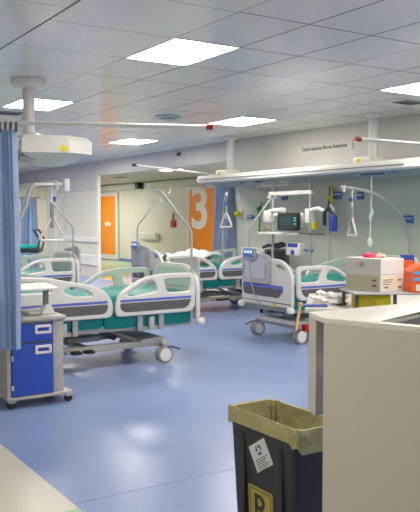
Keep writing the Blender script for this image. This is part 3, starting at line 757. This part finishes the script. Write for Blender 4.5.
MB().mesh(text_mesh('+35', .042, .0004), frameM((-.001, .155, .052), (0, -1, 0), (0, 0, 1))).build('handwriting', mat('pen_grey', (96, 96, 104), .6), b_, smooth=False)
# yellow box, orange box, tissue, cloths
b_ = empty('yellow_box', CB(-.12, .02, .98), TH, 'flat yellow box on the table under the carton stand', 'box')
MB().box(0, .185, .0, .2, 0, .085, .004).build('box_body', YEL, b_, smooth=False)
MB().box(.03, .1, -.0015, .0005, .02, .055).build('box_label', mat('label_dull_yellow', (206, 186, 40), .6), b_, smooth=False)
b_ = empty('orange_box', CB(.165, .0, 1.0655), TH, 'orange box with light blue bands right of the cartons', 'box')
MB().prism([(0, 0), (.2, 0), (.2, .165), (.11, .165), (.05, .15), (0, .115)], 'y', 0, .16).build('box_body', ORB, b_, smooth=False)
for z in (.065, .1): MB().box(.015, .2, -.003, -.0005, z, z + .018).build('blue_band', LBLUE, b_, smooth=False)
MB().box(.03, .2, -.003, -.0005, .01, .045).build('cream_panel', CARDP, b_, smooth=False)
b_ = empty('blue_box', CB(.17, .20, 1.0655), TH, 'blue and orange packet standing behind the orange box', 'box')
MB().box(0, .07, 0, .05, 0, .20, .004).build('box_body', BLUE, b_, smooth=False)
MB().box(.01, .06, -.002, -.0005, .09, .17).build('orange_panel', ORB, b_, smooth=False)
def crumple(name, r, m, loc, lab, cat, sz=1, seed=0, parent=None):
    t = bmesh.new(); bmesh.ops.create_icosphere(t, subdivisions=3, radius=1); random.seed(seed)
    ph = [random.uniform(0, 6) for _ in range(6)]
    for v in t.verts:
        n = v.co.normalized(); k = 1 + .22 * math.sin(5 * n.x + ph[0]) * math.sin(4 * n.y + ph[1]) + .15 * math.sin(9 * n.z + ph[2] + 3 * n.x) + .1 * math.sin(13 * n.x + 11 * n.y + ph[3])
        v.co = Vector((n.x * r[0], n.y * r[1], max(n.z * r[2] * k, -r[2] * .55))) * 1.0
        v.co.x *= k; v.co.y *= k; v.co.z += r[2] * .55
    o = MB().join(t).build(name, m, parent, loc=loc)
    return tag(o, lab, cat) if lab else o
ts = empty('tissue_bunch', CB(.0, .16, 1.2515), TH, 'crumpled pink and cream tissue lying on top of the white carton', 'tissue')
crumple('pink_tissue', (.035, .03, .018), PINK, (-.035, .0, 0), None, None, seed=1, parent=ts)
crumple('cream_tissue', (.03, .026, .016), TAN, (.03, 0, 0), None, None, seed=2, parent=ts)
o = crumple('white_cloth', (.10, .07, .05), CLOTH, W2(.14, .22, .98), 'crumpled white cloth on the table left of the yellow box', 'cloth', seed=3); o.rotation_euler = (0, 0, AT)
o = tag(MB().box(-.07, .07, -.025, .025, 0, .014, .005).build('blue_folder', mat('folder_blue', (84, 108, 180), .5), loc=W2(.06, .08, .98)), 'flat blue folder beside the white cloth on the table', 'folder'); o.rotation_euler = (0, 0, AT)
o = empty('wooden_rod', W2(-.025, .01, .985), 0, 'pale wooden rod leaning against the left table edge', 'rod')
MB().tube([(.0, .0, .015), (-.055, -.03, -.125)], .009).build('rod', WOOD, o)
MB().lathe([(.0, -.012), (.014, -.01), (.016, 0), (.012, .012), (.0, .014)], 12, M=T(0, 0, .015)).build('rod_knob', WOOD, o)
o = empty('clip_holder', W2(.02, .0, .86), 0, 'small red and green clips hooked on the table leg', 'clip')
MB().box(-.035, .012, -.02, .02, -.01, .03, .006).build('red_clip', RED, o)
MB().box(.014, .04, -.02, .02, -.03, .03, .006).build('green_clip', GREEN, o)

# ------------------------------------------------------------------ nurses' counter (right foreground)
e = empty('reception_counter', (1.587, 1.80, 0), 0, 'large cream reception counter filling the lower right foreground', 'counter')
dv = Vector((.316, -.949)); ov = Vector((.949, .316)); A = Vector((0, 0)); ZT = 1.18
def Q(a, b): q = A + dv * a + ov * b; return (q.x, q.y)
B0 = (.059, .141); lv = Vector(B0).normalized()
def E_(a, b): return (B0[0] - lv.x * a + b, B0[1] - lv.y * a + .01 * b)
MB().prism([(0, 0), Q(.8, 0), Q(.8, .04), Q(.175, .04), Q(.175, 1.1), (1.25, .15), B0], 'z', ZT - .018, ZT, .0015).build('counter_top', COUNTERT, e)
MB().prism([(0, 0), Q(.8, .0), Q(.8, .04), Q(.0, .04)], 'z', .0, ZT - .018).build('front_panel', COUNTER, e, smooth=False)
MB().prism([E_(0, 0), E_(.076, 0), E_(.076, 1.1), E_(0, 1.1)], 'z', .845, ZT - .018).build('back_slab', COUNTER, e, smooth=False)
MB().prism([Q(.176, .041), Q(.176, 1.0), Q(.8, 1.0), Q(.8, .041)], 'z', ZT - .10, ZT - .07).build('inner_worktop', mat('worktop_grey', (150, 150, 146), .45), e, smooth=False)

# ------------------------------------------------------------------ waste bin with bag
e = empty('waste_bin', (1.91, 2.40, 0), 0, 'tall black rectangular waste bin with khaki bag, beside the counter', 'bin')
def rect(hx, hy, r, z, n=5): return [(p[0], p[1], z) for p in rounded([(-hx, -hy, r), (hx, -hy, r), (hx, hy, r), (-hx, hy, r)], n)]
def loft(rings, close=True):
    t = bmesh.new(); rv = [[t.verts.new(p) for p in r] for r in rings]; n = len(rv[0])
    for A_, B_ in zip(rv, rv[1:]):
        for i in range(n): t.faces.new((A_[i], A_[(i + 1) % n], B_[(i + 1) % n], B_[i]))
    if close: t.faces.new(rv[0][::-1])
    bmesh.ops.recalc_face_normals(t, faces=t.faces[:])
    return t
BH = .685
t = loft([rect(.095, .185, .03, 0), rect(.10, .19, .03, .02), rect(.125, .218, .03, BH - .05), rect(.13, .224, .03, BH - .04), rect(.132, .226, .03, BH), rect(.122, .216, .028, BH), rect(.092, .182, .028, .04)])
b = MB().join(t)
for y in (-.13, .12): b.box(-.127, -.108, y - .012, y + .012, .03, .6, .004)
b.build('bin_body', BIN, e)
def bagring(hx, hy, z, amp, ph, za=.006):
    out = []
    base = rounded([(-hx, -hy, .04), (hx, -hy, .04), (hx, hy, .04), (-hx, hy, .04)], 16)
    for k, p in enumerate(base):
        a = k / len(base) * 2 * PI
        w_ = 1 + amp * (math.sin(7 * a + ph) + .6 * math.sin(13 * a + 2 * ph) + .5 * math.sin(29 * a + ph))
        out.append((p[0] * w_, p[1] * w_, z + za * (math.cos(a + .3) + .25 * math.sin(7 * a + 1))))
    return out
t = loft([bagring(.139, .233, BH - .075, .014, .3, .028), bagring(.138, .232, BH - .045, .010, .9, .01), bagring(.139, .233, BH - .008, .006, .5, .006), bagring(.136, .230, BH + .010, .01, .5, .008),
          bagring(.122, .215, BH + .008, .012, .7), bagring(.114, .205, BH - .08, .02, 1.3), bagring(.106, .196, BH - .22, .03, 2.0), bagring(.09, .18, BH - .42, .03, 2.6)], close=False)
bmesh.ops.subdivide_edges(t, edges=t.edges[:], cuts=1, use_grid_fill=True)
bg = MB().join(t).build('bin_bag', BAG, e); bg['label'] = 'khaki bag folded over the rim'
# labels on the -X side of the bin
lean = math.atan2(.025, BH - .07)
def bin_face(y, z, rot=0): return T(-.0985 - (.025) * (z - .02) / (BH - .07) - .0035, y, z) @ RY(-lean * 0) @ frameM((0, 0, 0), (0, -1, 0), (0, 0, 1)) @ RX(lean) @ RZ(rot)
s = MB().box(-.062, .062, -.055, .055, -.0008, .0008, M=bin_face(.0, .54, R(32))).build('recycling_label', mat('label_pale_grey', (196, 204, 208), .5), e, smooth=False)
t = MB()
for k in range(3):
    a = k * 2 * PI / 3 + R(90)
    p0 = Vector((math.cos(a + .35), math.sin(a + .35), 0)) * .02; p1 = Vector((math.cos(a + 1.75), math.sin(a + 1.75), 0)) * .02
    M = bin_face(.0, .54, R(32)) @ T(0, .024, .001)
    d = (p1 - p0); nn = Vector((-d.y, d.x, 0)).normalized()
    q = [p0 + nn * .004, p0 - nn * .004, p1 - nn * .004 - d * .35, p1 - nn * .009 - d * .35, p1, p1 + nn * .009 - d * .35, p1 + nn * .004 - d * .35]
    t.prism([(v.x, v.y) for v in q], 'z', 0, .0006, M=M)
for k in range(6): t.box(-.045, .045 - .012 * (k % 3), -.012 - k * .009, -.009 - k * .009, .0008, .0014, M=bin_face(.0, .54, R(32)))
t.build('label_print', INK, s, smooth=False)
s = MB().box(-.082, .082, -.095, .095, -.0008, .0008, M=bin_face(.01, .305)).build('letter_label', YELD, e, smooth=False)
MB().mesh(text_mesh('R', .165, .0005, .001), bin_face(.01, .308) @ T(0, 0, .0016)).build('letter', INK, s, smooth=False)
t = MB()
for a in ((-.07, .07, .082, .085), (-.07, .07, -.085, -.082), (-.07, -.067, -.082, .082), (.067, .07, -.082, .082)): t.box(a[0], a[1], a[2], a[3], .0008, .0014, M=bin_face(.01, .305))
t.build('label_border', INK, s, smooth=False)
